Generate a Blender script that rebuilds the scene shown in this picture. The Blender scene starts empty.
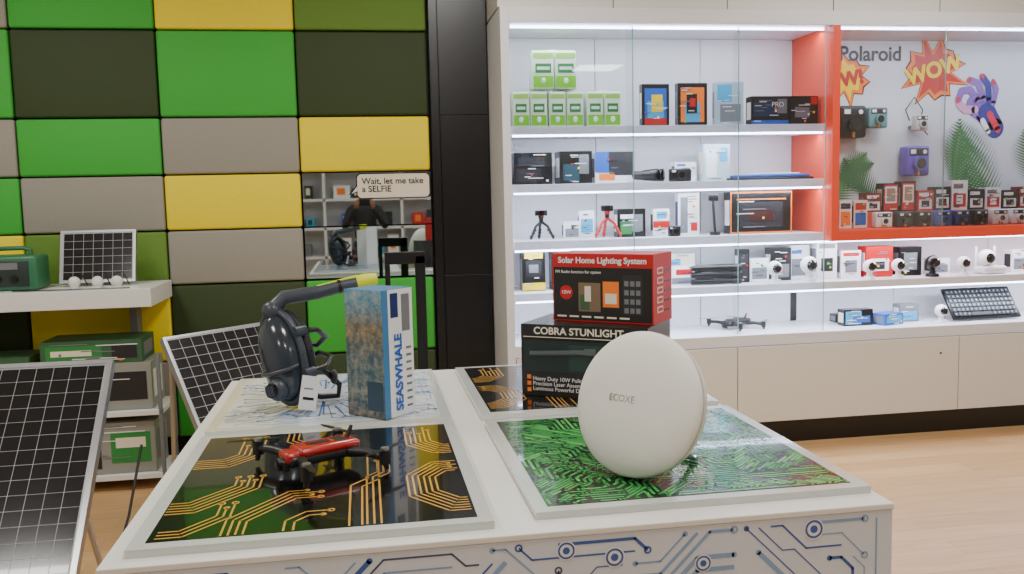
import bpy, bmesh, math, random
from mathutils import Matrix, Vector, Euler
random.seed(7)
rad=math.radians
# ------------------------------------------------------------------ materials
def lin(c):
    out=[]
    for v in c:
        v=v/255.0
        out.append(v/12.92 if v<=0.04045 else ((v+0.055)/1.055)**2.4)
    return out
MATS={}
def mat(name,rgb=(200,200,200),rough=0.5,metal=0.0,emis=0.0,noise=0.0,nscale=30,bump=0.0,bscale=200,coat=0.0,alpha=1.0,trans=0.0,spec=0.5):
    if name in MATS: return MATS[name]
    m=bpy.data.materials.new(name); m.use_nodes=True
    nt=m.node_tree; b=nt.nodes['Principled BSDF']
    c=lin(rgb)
    b.inputs['Base Color'].default_value=(*c,1)
    b.inputs['Roughness'].default_value=rough
    b.inputs['Metallic'].default_value=metal
    b.inputs['Coat Weight'].default_value=coat
    b.inputs['Alpha'].default_value=alpha
    b.inputs['Transmission Weight'].default_value=trans
    b.inputs['Specular IOR Level'].default_value=spec
    if emis>0:
        b.inputs['Emission Color'].default_value=(*c,1)
        b.inputs['Emission Strength'].default_value=emis
    tc=nt.nodes.new('ShaderNodeTexCoord')
    if noise>0:
        n=nt.nodes.new('ShaderNodeTexNoise'); n.inputs['Scale'].default_value=nscale; n.inputs['Detail'].default_value=4
        nt.links.new(tc.outputs['Object'],n.inputs['Vector'])
        r=nt.nodes.new('ShaderNodeMix'); r.data_type='RGBA'
        r.inputs[6].default_value=(*[x*(1-noise) for x in c],1)
        r.inputs[7].default_value=(*[min(1,x*(1+noise)) for x in c],1)
        nt.links.new(n.outputs['Fac'],r.inputs[0]); nt.links.new(r.outputs[2],b.inputs['Base Color'])
    if bump>0:
        n2=nt.nodes.new('ShaderNodeTexNoise'); n2.inputs['Scale'].default_value=bscale; n2.inputs['Detail'].default_value=2
        nt.links.new(tc.outputs['Object'],n2.inputs['Vector'])
        bp=nt.nodes.new('ShaderNodeBump'); bp.inputs['Strength'].default_value=bump; bp.inputs['Distance'].default_value=0.002
        nt.links.new(n2.outputs['Fac'],bp.inputs['Height']); nt.links.new(bp.outputs['Normal'],b.inputs['Normal'])
    MATS[name]=m
    return m
WHITE=mat('laminate_white',(222,222,218),0.35,noise=0.02,nscale=3)
CABW=mat('cabinet_white',(222,221,224),0.4)
BLACK=mat('plastic_black',(12,12,13),0.35)
DARK=mat('dark_grey',(36,36,39),0.45)
GREY=mat('mid_grey',(112,114,118),0.5)
SILVER=mat('aluminium',(175,177,180),0.3,metal=0.9)
ORANGE=mat('shelf_orange',(222,72,42),0.45)
RED=mat('print_red',(185,20,22),0.4)
BLUE=mat('print_blue',(30,90,180),0.4)
CYAN=mat('print_cyan',(60,160,200),0.4)
YEL=mat('print_yellow',(240,205,20),0.4)
LIME=mat('print_lime',(120,200,30),0.4)
GREENP=mat('print_green',(40,130,60),0.45)
ORP=mat('print_orange',(240,120,30),0.4)
CREAM=mat('print_cream',(225,215,195),0.5)
WPR=mat('print_white',(228,228,228),0.4)
NAVY=mat('print_navy',(20,40,100),0.4)
PURP=mat('plastic_purple',(90,70,170),0.35)
LEAF=mat('leaf_green',(70,125,70),0.6)
LENS=mat('lens_glass',(5,5,8),0.05,coat=1.0)
# ------------------------------------------------------------------ builder
class B:
    def __init__(s,name):
        s.name=name; s.bm=bmesh.new(); s.mats=[]
    def mi(s,m):
        if m not in s.mats: s.mats.append(m)
        return s.mats.index(m)
    def _set(s,verts,m,smooth=False):
        i=s.mi(m); fs=set()
        for v in verts:
            for f in v.link_faces: fs.add(f)
        for f in fs: f.material_index=i
    def box(s,x0,x1,y0,y1,z0,z1,m,M=None):
        T=Matrix.Translation(((x0+x1)/2,(y0+y1)/2,(z0+z1)/2))@Matrix.Diagonal((abs(x1-x0),abs(y1-y0),abs(z1-z0),1))
        if M is not None: T=M@T
        r=bmesh.ops.create_cube(s.bm,size=1,matrix=T); s._set(r['verts'],m)
        return r['verts']
    def rbox(s,x0,x1,y0,y1,z0,z1,m,r=0.01,seg=3,M=None):
        t=bmesh.new()
        bmesh.ops.create_cube(t,size=1,matrix=Matrix.Translation(((x0+x1)/2,(y0+y1)/2,(z0+z1)/2))@Matrix.Diagonal((abs(x1-x0),abs(y1-y0),abs(z1-z0),1)))
        bmesh.ops.bevel(t,geom=list(t.edges)+list(t.verts),offset=r,segments=seg,affect='EDGES',profile=0.5)
        s.merge(t,m,M)
    def merge(s,t,m,M=None):
        i=s.mi(m); mp={}
        for v in t.verts: mp[v]=s.bm.verts.new((M@v.co) if M is not None else v.co)
        for f in t.faces:
            try:
                nf=s.bm.faces.new([mp[v] for v in f.verts]); nf.material_index=i
            except ValueError: pass
        t.free()
    def cyl(s,p1,p2,r,m,seg=20,r2=None):
        p1=Vector(p1);p2=Vector(p2);d=p2-p1;L=d.length
        if L<1e-6: return
        T=Matrix.Translation((p1+p2)/2)@d.to_track_quat('Z','Y').to_matrix().to_4x4()
        res=bmesh.ops.create_cone(s.bm,cap_ends=True,segments=seg,radius1=r,radius2=r if r2 is None else r2,depth=L,matrix=T)
        s._set(res['verts'],m)
    def sph(s,c,r,m,seg=24,M=None):
        if not hasattr(r,'__len__'): r=(r,r,r)
        T=Matrix.Translation(c)
        if M is not None: T=T@M
        T=T@Matrix.Diagonal((r[0],r[1],r[2],1))
        res=bmesh.ops.create_uvsphere(s.bm,u_segments=seg,v_segments=max(8,seg//2),radius=1,matrix=T)
        s._set(res['verts'],m)
    def poly(s,pts,m):
        vs=[s.bm.verts.new(p) for p in pts]
        try:
            f=s.bm.faces.new(vs); f.material_index=s.mi(m)
        except ValueError: pass
    def tube(s,pts,r,m,seg=10,flat=None):
        pts=[Vector(p) for p in pts]
        rr=r if hasattr(r,'__len__') else [r]*len(pts)
        rings=[];i=s.mi(m);prev=None
        for k,p in enumerate(pts):
            d=(pts[min(k+1,len(pts)-1)]-pts[max(k-1,0)]).normalized()
            if prev is None:
                a=Vector((0,0,1)) if abs(d.z)<0.9 else Vector((1,0,0))
                n=d.cross(a).normalized()
            else:
                n=(prev-d*prev.dot(d)).normalized()
            prev=n; b=d.cross(n); q=flat if flat else 1.0
            rings.append([s.bm.verts.new(p+(n*math.cos(2*math.pi*j/seg)*q+b*math.sin(2*math.pi*j/seg))*rr[k]) for j in range(seg)])
        for k in range(len(rings)-1):
            for j in range(seg):
                f=s.bm.faces.new((rings[k][j],rings[k][(j+1)%seg],rings[k+1][(j+1)%seg],rings[k+1][j])); f.material_index=i
        for rg,rev in ((rings[0],True),(rings[-1],False)):
            f=s.bm.faces.new(rg[::-1] if rev else rg); f.material_index=i
    def lathe(s,profile,m,M,seg=48):
        i=s.mi(m);rings=[]
        for (r,z) in profile:
            if r<1e-6: rings.append([s.bm.verts.new(M@Vector((0,0,z)))])
            else: rings.append([s.bm.verts.new(M@Vector((r*math.cos(2*math.pi*j/seg),r*math.sin(2*math.pi*j/seg),z))) for j in range(seg)])
        for a,b in zip(rings[:-1],rings[1:]):
            for j in range(seg):
                j2=(j+1)%seg
                if len(a)==1: vs=(a[0],b[j],b[j2])
                elif len(b)==1: vs=(a[j],b[0],a[j2])
                else: vs=(a[j],b[j],b[j2],a[j2])
                f=s.bm.faces.new(vs); f.material_index=i
    def done(s,loc=(0,0,0),rz=0,bevel=0,parent=None,sharp=35,flat=False,rot=None,normals=True):
        if normals: bmesh.ops.recalc_face_normals(s.bm,faces=s.bm.faces)
        me=bpy.data.meshes.new(s.name); s.bm.to_mesh(me); s.bm.free()
        for m in s.mats: me.materials.append(m)
        if not flat:
            me.shade_smooth()
            me.set_sharp_from_angle(angle=rad(sharp))
        o=bpy.data.objects.new(s.name,me); bpy.context.collection.objects.link(o)
        o.location=loc; o.rotation_euler=rot if rot else (0,0,rz)
        if bevel>0:
            md=o.modifiers.new('Bevel','BEVEL'); md.width=bevel; md.segments=2; md.limit_method='ANGLE'; md.angle_limit=rad(50)
        if parent: o.parent=parent
        return o
def text(name,body,size,m,loc,rot=(rad(90),0,0),parent=None,align='CENTER',bold=0.0,sx=1.0):
    c=bpy.data.curves.new(name,'FONT'); c.body=body; c.size=size; c.align_x=align; c.align_y='CENTER'
    c.offset=bold; c.extrude=0.0003; c.space_line=0.9
    c.materials.append(m)
    o=bpy.data.objects.new(name,c); bpy.context.collection.objects.link(o)
    o.location=loc; o.rotation_euler=rot; o.scale=(sx,1,1)
    if parent: o.parent=parent
    return o
# ------------------------------------------------------------------ room shell
def simple(name,x0,x1,y0,y1,z0,z1,m,bevel=0):
    b=B(name); b.box(x0,x1,y0,y1,z0,z1,m); return b.done(bevel=bevel,flat=True)
def wood():
    m=bpy.data.materials.new('floor_wood'); m.use_nodes=True; nt=m.node_tree; bs=nt.nodes['Principled BSDF']
    tc=nt.nodes.new('ShaderNodeTexCoord'); mp=nt.nodes.new('ShaderNodeMapping')
    nt.links.new(tc.outputs['Object'],mp.inputs['Vector'])
    br=nt.nodes.new('ShaderNodeTexBrick'); br.inputs['Scale'].default_value=1.0
    br.inputs['Brick Width'].default_value=1.2; br.inputs['Row Height'].default_value=0.14; br.inputs['Mortar Size'].default_value=0.0012
    br.inputs['Color1'].default_value=(*lin((212,172,122)),1); br.inputs['Color2'].default_value=(*lin((198,156,106)),1); br.inputs['Mortar'].default_value=(*lin((160,122,84)),1)
    br.offset=0.37
    nt.links.new(mp.outputs['Vector'],br.inputs['Vector'])
    mp2=nt.nodes.new('ShaderNodeMapping'); mp2.inputs['Scale'].default_value=(1.2,14,1)
    nt.links.new(tc.outputs['Object'],mp2.inputs['Vector'])
    n=nt.nodes.new('ShaderNodeTexNoise'); n.inputs['Scale'].default_value=2.5; n.inputs['Detail'].default_value=6; n.inputs['Distortion'].default_value=0.6
    nt.links.new(mp2.outputs['Vector'],n.inputs['Vector'])
    rp=nt.nodes.new('ShaderNodeValToRGB'); rp.color_ramp.elements[0].position=0.3; rp.color_ramp.elements[0].color=(0.78,0.74,0.7,1); rp.color_ramp.elements[1].position=0.7; rp.color_ramp.elements[1].color=(1,1,1,1)
    nt.links.new(n.outputs['Fac'],rp.inputs['Fac'])
    mx=nt.nodes.new('ShaderNodeMix'); mx.data_type='RGBA'; mx.blend_type='MULTIPLY'; mx.inputs[0].default_value=0.8
    nt.links.new(br.outputs['Color'],mx.inputs[6]); nt.links.new(rp.outputs['Color'],mx.inputs[7]); nt.links.new(mx.outputs[2],bs.inputs['Base Color'])
    bs.inputs['Roughness'].default_value=0.33
    return m
simple('floor',-3.6,5.4,-4.2,5.6,-0.1,0,wood())
WALLM=mat('wall_paint',(205,203,198),0.7,noise=0.02,nscale=2)
simple('ceiling',-3.6,5.4,-4.2,5.6,3.2,3.3,mat('ceiling_paint',(205,205,205),0.8))
simple('wall_back',-3.6,5.4,5.46,5.6,0,3.2,mat('wall_dark',(14,14,15),0.7))
simple('wall_left',-3.6,-3.5,-4.1,5.46,0,3.2,WALLM)
simple('wall_right',5.3,5.4,-4.1,5.46,0,3.2,WALLM)
simple('wall_front',-3.6,5.4,-4.2,-4.1,0,3.2,WALLM)
# ------------------------------------------------------------------ padded tiles
def pad(n,c): return mat('pad_'+n,c,0.7,noise=0.06,nscale=60,bump=0.35,bscale=350)
G=pad('green',(54,166,52)); D=pad('dark_olive',(46,62,26)); O=pad('olive',(94,130,40)); Y=pad('yellow',(236,214,4)); S=pad('grey',(146,142,130))
xs=[-3.40,-2.62,-1.865,-1.105,-0.345,0.41]
zs=[3.15,2.475,1.990,1.668,1.352,1.040,0.60,0.15]
grid=[[Y,S,G,Y,O],[D,G,D,G,D],[G,S,G,S,Y],[Y,G,S,Y,None],[S,Y,O,S,None],[G,D,Y,D,G],[Y,G,S,G,D]]
t=B('padded_wall_panels')
for ri,row in enumerate(grid):
    for ci,mm in enumerate(row):
        if mm is None: continue
        g=0.004
        t.rbox(xs[ci]+g,xs[ci+1]-g,5.385,5.455,zs[ri+1]+g,zs[ri]-g,mm,r=0.014,seg=3)
t.done(sharp=60)
MIR=mat('mirror_silver',(205,215,212),0.02,metal=1.0)
mb=B('wall_mirror')
for z0,z1 in ((1.045,1.352),(1.352,1.668)):
    mb.box(-0.340,0.408,5.40,5.455,z0+0.003,z1-0.003,BLACK)
    mb.box(-0.337,0.405,5.394,5.3999,z0+0.004,z1-0.004,MIR)
mb.done(flat=True)
sb=B('speech_bubble_sign')
def rrect(x0,x1,z0,z1,r,n=6):
    pts=[]
    for cx,cz,a0 in ((x1-r,z1-r,0),(x0+r,z1-r,90),(x0+r,z0+r,180),(x1-r,z0+r,270)):
        for k in range(n+1):
            a=rad(a0+90*k/n); pts.append((cx+r*math.cos(a),cz+r*math.sin(a)))
    return pts
def plate(b,pts,y,m): b.poly([(x,y,z) for x,z in pts],m)
plate(sb,rrect(-0.03,0.405,1.508,1.660,0.03),5.388,BLACK)
plate(sb,[(-0.02,1.60),(-0.075,1.535),(-0.02,1.55)],5.388,BLACK)
plate(sb,rrect(-0.023,0.398,1.515,1.653,0.025),5.386,CREAM)
plate(sb,[(-0.021,1.588),(-0.058,1.541),(-0.021,1.557)],5.386,CREAM)
so=sb.done(flat=True,normals=False)
text('caption','Wait, let me take\na SELFIE',0.051,BLACK,(0.003,5.384,1.588),parent=so,align='LEFT',bold=0.0005)
bs_=B('black_wall_column')
SL=mat('column_black',(9,9,10),0.3)
bs_.box(0.42,0.765,5.40,5.45,0.0,3.15,SL)
bs_.box(0.422,0.470,5.380,5.3999,0.0,3.15,SL); bs_.box(0.474,0.762,5.390,5.3999,0.10,1.04,SL); bs_.box(0.474,0.762,5.390,5.3999,1.043,1.99,SL); bs_.box(0.474,0.762,5.390,5.3999,1.993,3.15,SL)
bs_.done(flat=True,bevel=0.002)
# ------------------------------------------------------------------ display cabinet
cb=B('display_cabinet')
XR=5.2
BASEW=mat('cabinet_base_cream',(218,214,205),0.4)
cb.box(0.77,0.815,4.90,5.44,0.0,2.52,CABW)
cb.box(0.8151,XR,4.90,5.44,2.44,2.52,CABW)
cb.box(XR,XR+0.04,4.90,5.44,0,2.52,CABW)
for a,bx in ((0.816,1.42),(1.424,2.09),(2.094,2.699),(2.745,3.42),(3.424,4.10),(4.104,5.19)):
    cb.box(a,bx,5.395,5.44,0.62,2.439,CABW)
cb.box(0.816,5.19,5.405,5.43,0.62,2.439,DARK)
S1,S2,S3,S4,S5=1.888,1.568,1.250,0.955,0.665
for z in (S1,S2,S3): cb.box(0.816,2.699,4.975,5.394,z-0.045,z,CABW)
cb.box(0.816,5.19,4.975,5.394,S4-0.045,S4,CABW)
cb.box(0.816,5.19,4.915,5.394,0.60,0.665,CABW)
cb.box(0.816,5.19,4.93,5.43,0.14,0.598,DARK)
for a,bx in ((0.82,2.125),(2.13,3.55),(3.555,5.19)):
    cb.box(a,bx,4.90,4.928,0.145,0.597,BASEW)
cb.cyl((3.43,4.899,0.50),(3.43,4.905,0.50),0.008,DARK,14)
cb.box(0.82,5.19,4.95,5.40,0.0,0.139,BLACK)
cb.box(2.70,2.745,4.89,5.394,1.20,2.439,ORANGE)
cb.box(2.745,5.19,4.89,5.394,1.20,1.262,ORANGE)
cb.box(2.70,5.19,4.888,4.905,2.437,2.442,CABW)
cb.done(bevel=0.002,flat=True)
LED=mat('led_strip',(212,224,255),0.5,emis=15)
le=B('led_light_strips')
for z,x1 in ((2.436,2.69),(S1-0.046,2.69),(S2-0.046,2.69),(1.199,5.1),(0.909,5.1)):
    le.box(0.84,x1,4.985,5.0,z-0.010,z,LED)
le.box(2.76,5.1,4.96,4.975,2.428,2.436,LED)
le.done(flat=True)
def glassmat():
    m=bpy.data.materials.new('door_glass'); m.use_nodes=True; nt=m.node_tree
    for n in list(nt.nodes): nt.nodes.remove(n)
    o=nt.nodes.new('ShaderNodeOutputMaterial'); tr=nt.nodes.new('ShaderNodeBsdfTransparent'); tr.inputs['Color'].default_value=(0.94,0.965,0.965,1)
    gl=nt.nodes.new('ShaderNodeBsdfGlossy'); gl.inputs['Roughness'].default_value=0.01
    fr=nt.nodes.new('ShaderNodeFresnel'); fr.inputs['IOR'].default_value=1.65
    mx=nt.nodes.new('ShaderNodeMixShader')
    nt.links.new(fr.outputs['Fac'],mx.inputs[0]); nt.links.new(tr.outputs[0],mx.inputs[1]); nt.links.new(gl.outputs[0],mx.inputs[2]); nt.links.new(mx.outputs[0],o.inputs['Surface'])
    return m
GL=glassmat()
EDGE=mat('glass_edge',(150,190,180),0.2)
gd=B('glass_sliding_doors')
for k,(a,bx) in enumerate(((0.83,1.52),(1.48,2.15),(2.11,2.68),(2.76,3.45),(3.41,4.12),(4.08,5.1))):
    y=4.93+0.012*(k%2); zb=0.67 if k<3 else 1.268
    gd.poly([(a,y,zb),(bx,y,zb),(bx,y,2.43),(a,y,2.43)],GL)
    gd.box(bx-0.005,bx,y+0.001,y+0.006,zb,2.43,EDGE)
gd.done(flat=True)
bh=B('wall_bulkhead')
for k,(a,bx) in enumerate(((0.77,1.42),(1.427,2.09),(2.097,2.74),(2.747,3.42),(3.427,4.10),(4.107,5.25))):
    bh.box(a,bx,4.98,5.44,2.535,3.19,BASEW)
bh.box(0.80,5.22,5.0,5.43,2.54,3.18,DARK)
bh.done(flat=True)
# ------------------------------------------------------------------ circuits
def seg_strip(b,pts,w,F,m,caps=True):
    for p,q in zip(pts[:-1],pts[1:]):
        p=Vector(p);q=Vector(q);d=(q-p)
        if d.length<1e-6: continue
        d.normalize(); n=Vector((-d.y,d.x))*w/2
        b.poly([F(*(p+n)),F(*(p-n)),F(*(q-n)),F(*(q+n))],m)
    if caps:
        for p in pts[1:-1]: disc(b,p,w/2,F,m,8)
def disc(b,p,r,F,m,n=12): b.poly([F(p[0]+r*math.cos(2*math.pi*k/n),p[1]+r*math.sin(2*math.pi*k/n)) for k in range(n)],m)
def ring(b,p,r0,r1,F,m,n=14):
    for k in range(n):
        a=2*math.pi*k/n;c=2*math.pi*(k+1)/n
        b.poly([F(p[0]+r*math.cos(t),p[1]+r*math.sin(t)) for r,t in ((r0,a),(r1,a),(r1,c),(r0,c))],m)
def route(nx,ny,tries,minl,maxl,turn,rng,horiz=False,field=None):
    occ=set();dg=set();paths=[]
    dirs=[(1,0),(1,1),(0,1),(-1,1),(-1,0),(-1,-1),(0,-1),(1,-1)]
    for _ in range(tries):
        x,y=rng.randrange(nx),rng.randrange(ny)
        if (x,y) in occ: continue
        d=rng.choice((0,4,1,7)) if horiz else rng.randrange(8)
        if field: d=field(x,y)
        path=[(x,y)];loc={(x,y)};ld=set()
        L=rng.randint(minl,maxl)
        for s in range(L):
            nd=d
            if field:
                t_=field(*path[-1]); df=(t_-d)%8
                if df in (1,2,3): nd=(d+1)%8
                elif df in (5,6,7): nd=(d-1)%8
                cand=(nd,d)
            else:
                if rng.random()<turn: nd=(d+rng.choice((-1,1)))%8
                cand=(nd,d,(d+1)%8,(d-1)%8)
            ok=False
            for c in cand:
                dx,dy=dirs[c];q=(path[-1][0]+dx,path[-1][1]+dy)
                if not(0<=q[0]<nx and 0<=q[1]<ny) or q in occ or q in loc: continue
                if dx and dy:
                    e=(2*path[-1][0]+dx,2*path[-1][1]+dy)
                    if e in dg or e in ld: continue
                    ld.add(e)
                path.append(q);loc.add(q);d=c;ok=True;break
            if not ok: break
        if len(path)>=minl:
            occ|=loc;dg|=ld
            sp=[path[0]]
            for a,b2,c in zip(path[:-2],path[1:-1],path[2:]):
                if (b2[0]-a[0],b2[1]-a[1])!=(c[0]-b2[0],c[1]-b2[1]): sp.append(b2)
            sp.append(path[-1]);paths.append(sp)
    return paths
def offset(pts,d):
    pts=[Vector(p) for p in pts];out=[]
    for i,p in enumerate(pts):
        a=(p-pts[i-1]).normalized() if i>0 else None
        c=(pts[i+1]-p).normalized() if i<len(pts)-1 else None
        if a is None: n=Vector((-c.y,c.x)); out.append(p+n*d)
        elif c is None: n=Vector((-a.y,a.x)); out.append(p+n*d)
        else:
            n1=Vector((-a.y,a.x));n2=Vector((-c.y,c.x));m=(n1+n2);m.normalize()
            out.append(p+m*d/max(0.3,m.dot(n1)))
    return out
# ------------------------------------------------------------------ table
TZ=0.90
TX0,TX1,TY0,TY1=-0.46,0.985,1.535,3.13
tb=B('display_table')
TW=mat('table_white',(224,223,216),0.28,noise=0.015,nscale=4)
tb.box(TX0,TX1,TY0,TY1,TZ-0.012,TZ,TW)
tb.box(TX0+0.002,TX1-0.002,TY0+0.002,TY1-0.002,0.06,TZ-0.0125,mat('wrap_base',(206,214,222),0.3))
tb.box(TX0+0.05,TX1-0.05,TY0+0.05,TY1-0.05,0.0,0.059,DARK)
table=tb.done(bevel=0.002,flat=True)
C1=mat('ink_blue',(56,92,160),0.4);C2=mat('ink_pale',(128,160,196),0.4);C3=mat('ink_slate',(66,80,112),0.4)
wr=B('printed_wrap')
def wrap(F,W,H,seed):
    """bold octilinear traces: long runs with 45 degree jogs, rings at the ends"""
    rng=random.Random(seed)
    c=0.024;nx=int(W/c);ny=int(H/c)
    for k,p in enumerate(route(nx,ny,int(nx*ny*1.1),5,30,0.12,rng,True)):
        m=rng.choice((C1,C2,C2,C3,C1,C2)); w=rng.choice((0.0025,0.0035,0.0035,0.006,0.009))
        q=[((a+0.5)*c,(b_+0.5)*c) for a,b_ in p]
        seg_strip(wr,q,w,F,m)
        for e in (q[0],q[-1]):
            if rng.random()<0.3: ring(wr,e,0.004,0.0075,F,m)
            elif rng.random()<0.3: disc(wr,e,0.0055,F,m)
wrap(lambda u,v:(TX0+0.005+u,TY0+0.0015,TZ-0.014-v),TX1-TX0-0.01,0.80,21)
wrap(lambda u,v:(TX1-0.0015,TY0+0.005+u,TZ-0.014-v),TY1-TY0-0.01,0.80,12)
wrap(lambda u,v:(TX0+0.0015,TY0+0.005+u,TZ-0.014-v),TY1-TY0-0.01,0.80,13)
for (x,z,s_) in ((0.34,0.862,0.75),(0.43,0.842,0.8),(0.60,0.815,0.7),(0.82,0.862,0.85),(0.1,0.80,0.8),(0.68,0.76,0.8)):
    F=lambda u,v:(u,TY0+0.001,v)
    disc(wr,(x,z),0.024*s_,F,WPR,20); F=lambda u,v:(u,TY0+0.0006,v)
    ring(wr,(x,z),0.016*s_,0.021*s_,F,C1,20); disc(wr,(x,z),0.009*s_,F,C1,16)
wr.done(parent=table,flat=True,normals=False)
ACR=mat('acrylic_edge',(196,200,194),0.12,coat=0.5)
PBLACK=mat('panel_print_black',(11,10,9),0.16,coat=0.6)
PGREEN=mat('panel_print_dark_green',(10,30,18),0.2,coat=0.6)
PWHITE=mat('panel_print_white',(208,218,224),0.2,coat=0.6)
GOLD=mat('trace_gold',(206,156,66),0.22,coat=0.6)
TG=mat('trace_green',(62,156,76),0.25,coat=0.6)
TG2=mat('trace_green_bright',(96,185,92),0.25,coat=0.6)
TB=mat('trace_blue',(60,115,190),0.25,coat=0.6)
SH=0.016
def slab(name,x0,x1,y0,y1,base,b=0.028):
    s=B(name)
    s.box(x0-b,x1+b,y0-b,y1+b,TZ+0.0005,TZ+SH-0.001,ACR)
    s.box(x0,x1,y0,y1,TZ+SH-0.001,TZ+SH,base)
    return s
ZT=TZ+SH+0.0004
def gold_pattern(s,x0,y0,W,H,flip=False):
    def F(u,v):
        if flip: u=1-u
        return (x0+min(max(u,0.005),0.995)*W,y0+min(max(v,0.005),0.995)*H,ZT)
    Bn=[([(0.00,0.20),(0.10,0.20),(0.28,0.38),(0.28,0.50)],5,0.022),
        ([(0.02,0.02),(0.10,0.02),(0.22,0.14),(0.22,0.26)],3,0.022),
        ([(0.0,0.62),(0.14,0.62),(0.24,0.72),(0.24,0.96)],5,0.022),
        ([(0.33,0.99),(0.33,0.88),(0.41,0.80),(0.50,0.80),(0.58,0.88),(0.58,0.99)],3,0.022),
        ([(0.60,0.0),(0.60,0.34),(0.66,0.40),(0.66,0.70)],2,-0.04),
        ([(0.70,0.0),(0.70,0.40),(0.74,0.44),(0.74,0.58)],3,0.022),
        ([(0.99,0.06),(0.92,0.06),(0.80,0.20),(0.80,0.40),(0.90,0.52),(0.99,0.52)],6,-0.020),
        ([(0.99,0.62),(0.92,0.62),(0.82,0.74),(0.82,0.97)],6,-0.020),
        ([(0.28,0.0),(0.28,0.10),(0.42,0.26),(0.50,0.26)],4,0.022),
        ([(0.40,0.0),(0.40,0.08),(0.46,0.14),(0.54,0.14)],2,-0.03)]
    for pts,n,sp in Bn:
        for i in range(n):
            q=offset(pts,i*sp)
            if i%2 and len(q)>2:
                e=(q[-1]-q[-2]); q[-1]=q[-2]+e*(0.55+0.1*(i%3))
            seg_strip(s,q,0.0068,F,GOLD)
            for e in (q[0],q[-1]):
                if 0.03<e.x<0.97 and 0.03<e.y<0.97:
                    if i%2: disc(s,e,0.011,F,GOLD)
                    else: ring(s,e,0.007,0.013,F,GOLD)
def grid_pattern(s,x0,y0,W,H,n,w,m,seed,turn=0.14,minl=3,maxl=22,tries=2600,pads=0.5,m2=None,field=None):
    rng=random.Random(seed); c=W/n
    F=lambda u,v:(x0+u,y0+v,ZT)
    for p in route(n,int(H/c),tries,minl,maxl,turn,rng,False,field):
        q=[((a+0.5)*c,(b_+0.5)*c) for a,b_ in p]
        mm=m2 if (m2 and rng.random()<0.2) else m
        seg_strip(s,q,w,F,mm)
        for e in (q[0],q[-1]):
            if rng.random()<pads: disc(s,e,w*0.8,F,mm,8)
def radial_pattern(s,x0,y0,W,H,m,seed):
    rng=random.Random(seed); F=lambda u,v:(x0+min(max(u,0),1)*W,y0+min(max(v,0),1)*H,ZT)
    for k in range(130):
        a=2*math.pi*k/130; r0=rng.uniform(0.10,0.3); r1=rng.uniform(0.32,0.72); c=(0.45,0.5)
        p0=(c[0]+r0*math.cos(a),c[1]+r0*math.sin(a)); p1=(c[0]+r1*math.cos(a),c[1]+r1*math.sin(a))
        if not(0.02<p1[0]<0.98 and 0.02<p1[1]<0.98): continue
        p2=(p1[0]+0.05*math.copysign(1,math.cos(a)),p1[1])
        seg_strip(s,[p0,p1,p2],rng.choice((0.006,0.010)),F,m); disc(s,p2,0.010,F,m,8)
def pcb_field(x,y):
    v=math.sin(x*0.16+1.3)+math.sin(y*0.19+0.4)+math.sin((x+y)*0.11)+0.8*math.sin((x-1.6*y)*0.13)
    return (0,1,2,1,0,7,6,7)[int((v+4)*1.9)%8]
s=slab('circuit_print_panel',-0.395,0.188,1.60,2.30,PBLACK); gold_pattern(s,-0.395,1.60,0.583,0.70); s.done(flat=True,normals=False)
s=slab('circuit_print_panel',0.325,0.945,1.625,2.285,PGREEN); grid_pattern(s,0.325,1.625,0.62,0.66,50,0.0066,TG,3,minl=3,maxl=26,tries=4200,m2=TG2,field=pcb_field,pads=0.6); s.done(flat=True,normals=False)
s=slab('circuit_print_panel',-0.395,0.188,2.40,3.05,PWHITE); radial_pattern(s,-0.395,2.40,0.583,0.65,TB,4); grid_pattern(s,-0.395,2.40,0.583,0.65,34,0.0035,C2,9,tries=300,minl=4); s.done(flat=True,normals=False)
s=slab('circuit_print_panel',0.325,0.945,2.40,3.05,PBLACK); gold_pattern(s,0.325,2.40,0.62,0.65,True); s.done(flat=True,normals=False)
PT=TZ+SH+0.0015
# ------------------------------------------------------------------ disc speaker
def disc_speaker():
    FAB=mat('speaker_fabric',(226,226,218),0.7,bump=0.6,bscale=900,noise=0.05,nscale=700)
    n=Vector((-math.sin(rad(53)),-math.cos(rad(53)),0.30)).normalized()
    up=Vector((0,0,1)); z=n; x=up.cross(z).normalized(); y=z.cross(x)
    R=0.152
    c=Vector((0.556,1.775,PT+0.1475))
    M=Matrix(((x.x,y.x,z.x,c.x),(x.y,y.y,z.y,c.y),(x.z,y.z,z.z,c.z),(0,0,0,1)))
    b=B('disc_speaker')
    H=0.040
    front=[(0,0.012+H)]+[(R*math.sin(rad(a)),0.012+H*math.cos(rad(a))) for a in range(6,90,6)]+[(R,0.010),(R,0.004)]
    b.lathe(front,FAB,M,72)
    back=[(R,0.004),(R-0.001,-0.004),(R*0.97,-0.018),(R*0.88,-0.036),(R*0.7,-0.052),(R*0.45,-0.060),(0,-0.063)]
    b.lathe(back,mat('speaker_shell',(212,211,202),0.45),M,72)
    b.lathe([(R+0.0008,0.006),(R+0.0008,0.003)],mat('seam_grey',(165,163,150),0.5),M,72)
    o=b.done(sharp=50)
    k=B('kickstand')
    p=M@Vector((0.0,-0.06,-0.055)); q=Vector((p.x+0.085,p.y+0.07,PT+0.006))
    for sgn in (-1,1):
        k.tube([p+x*0.04*sgn,q+x*0.04*sgn],0.006,SILVER,8)
    k.tube([q-x*0.05,q+x*0.05],0.0065,SILVER,8)
    k.done(parent=o)
    t=text('logo','ECOXE',0.020,mat('logo_grey',(135,132,122),0.4),(0,0,0),parent=o)
    tm=M@Matrix.Translation((-0.012,0.004,0.0518)); t.matrix_local=tm
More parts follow.
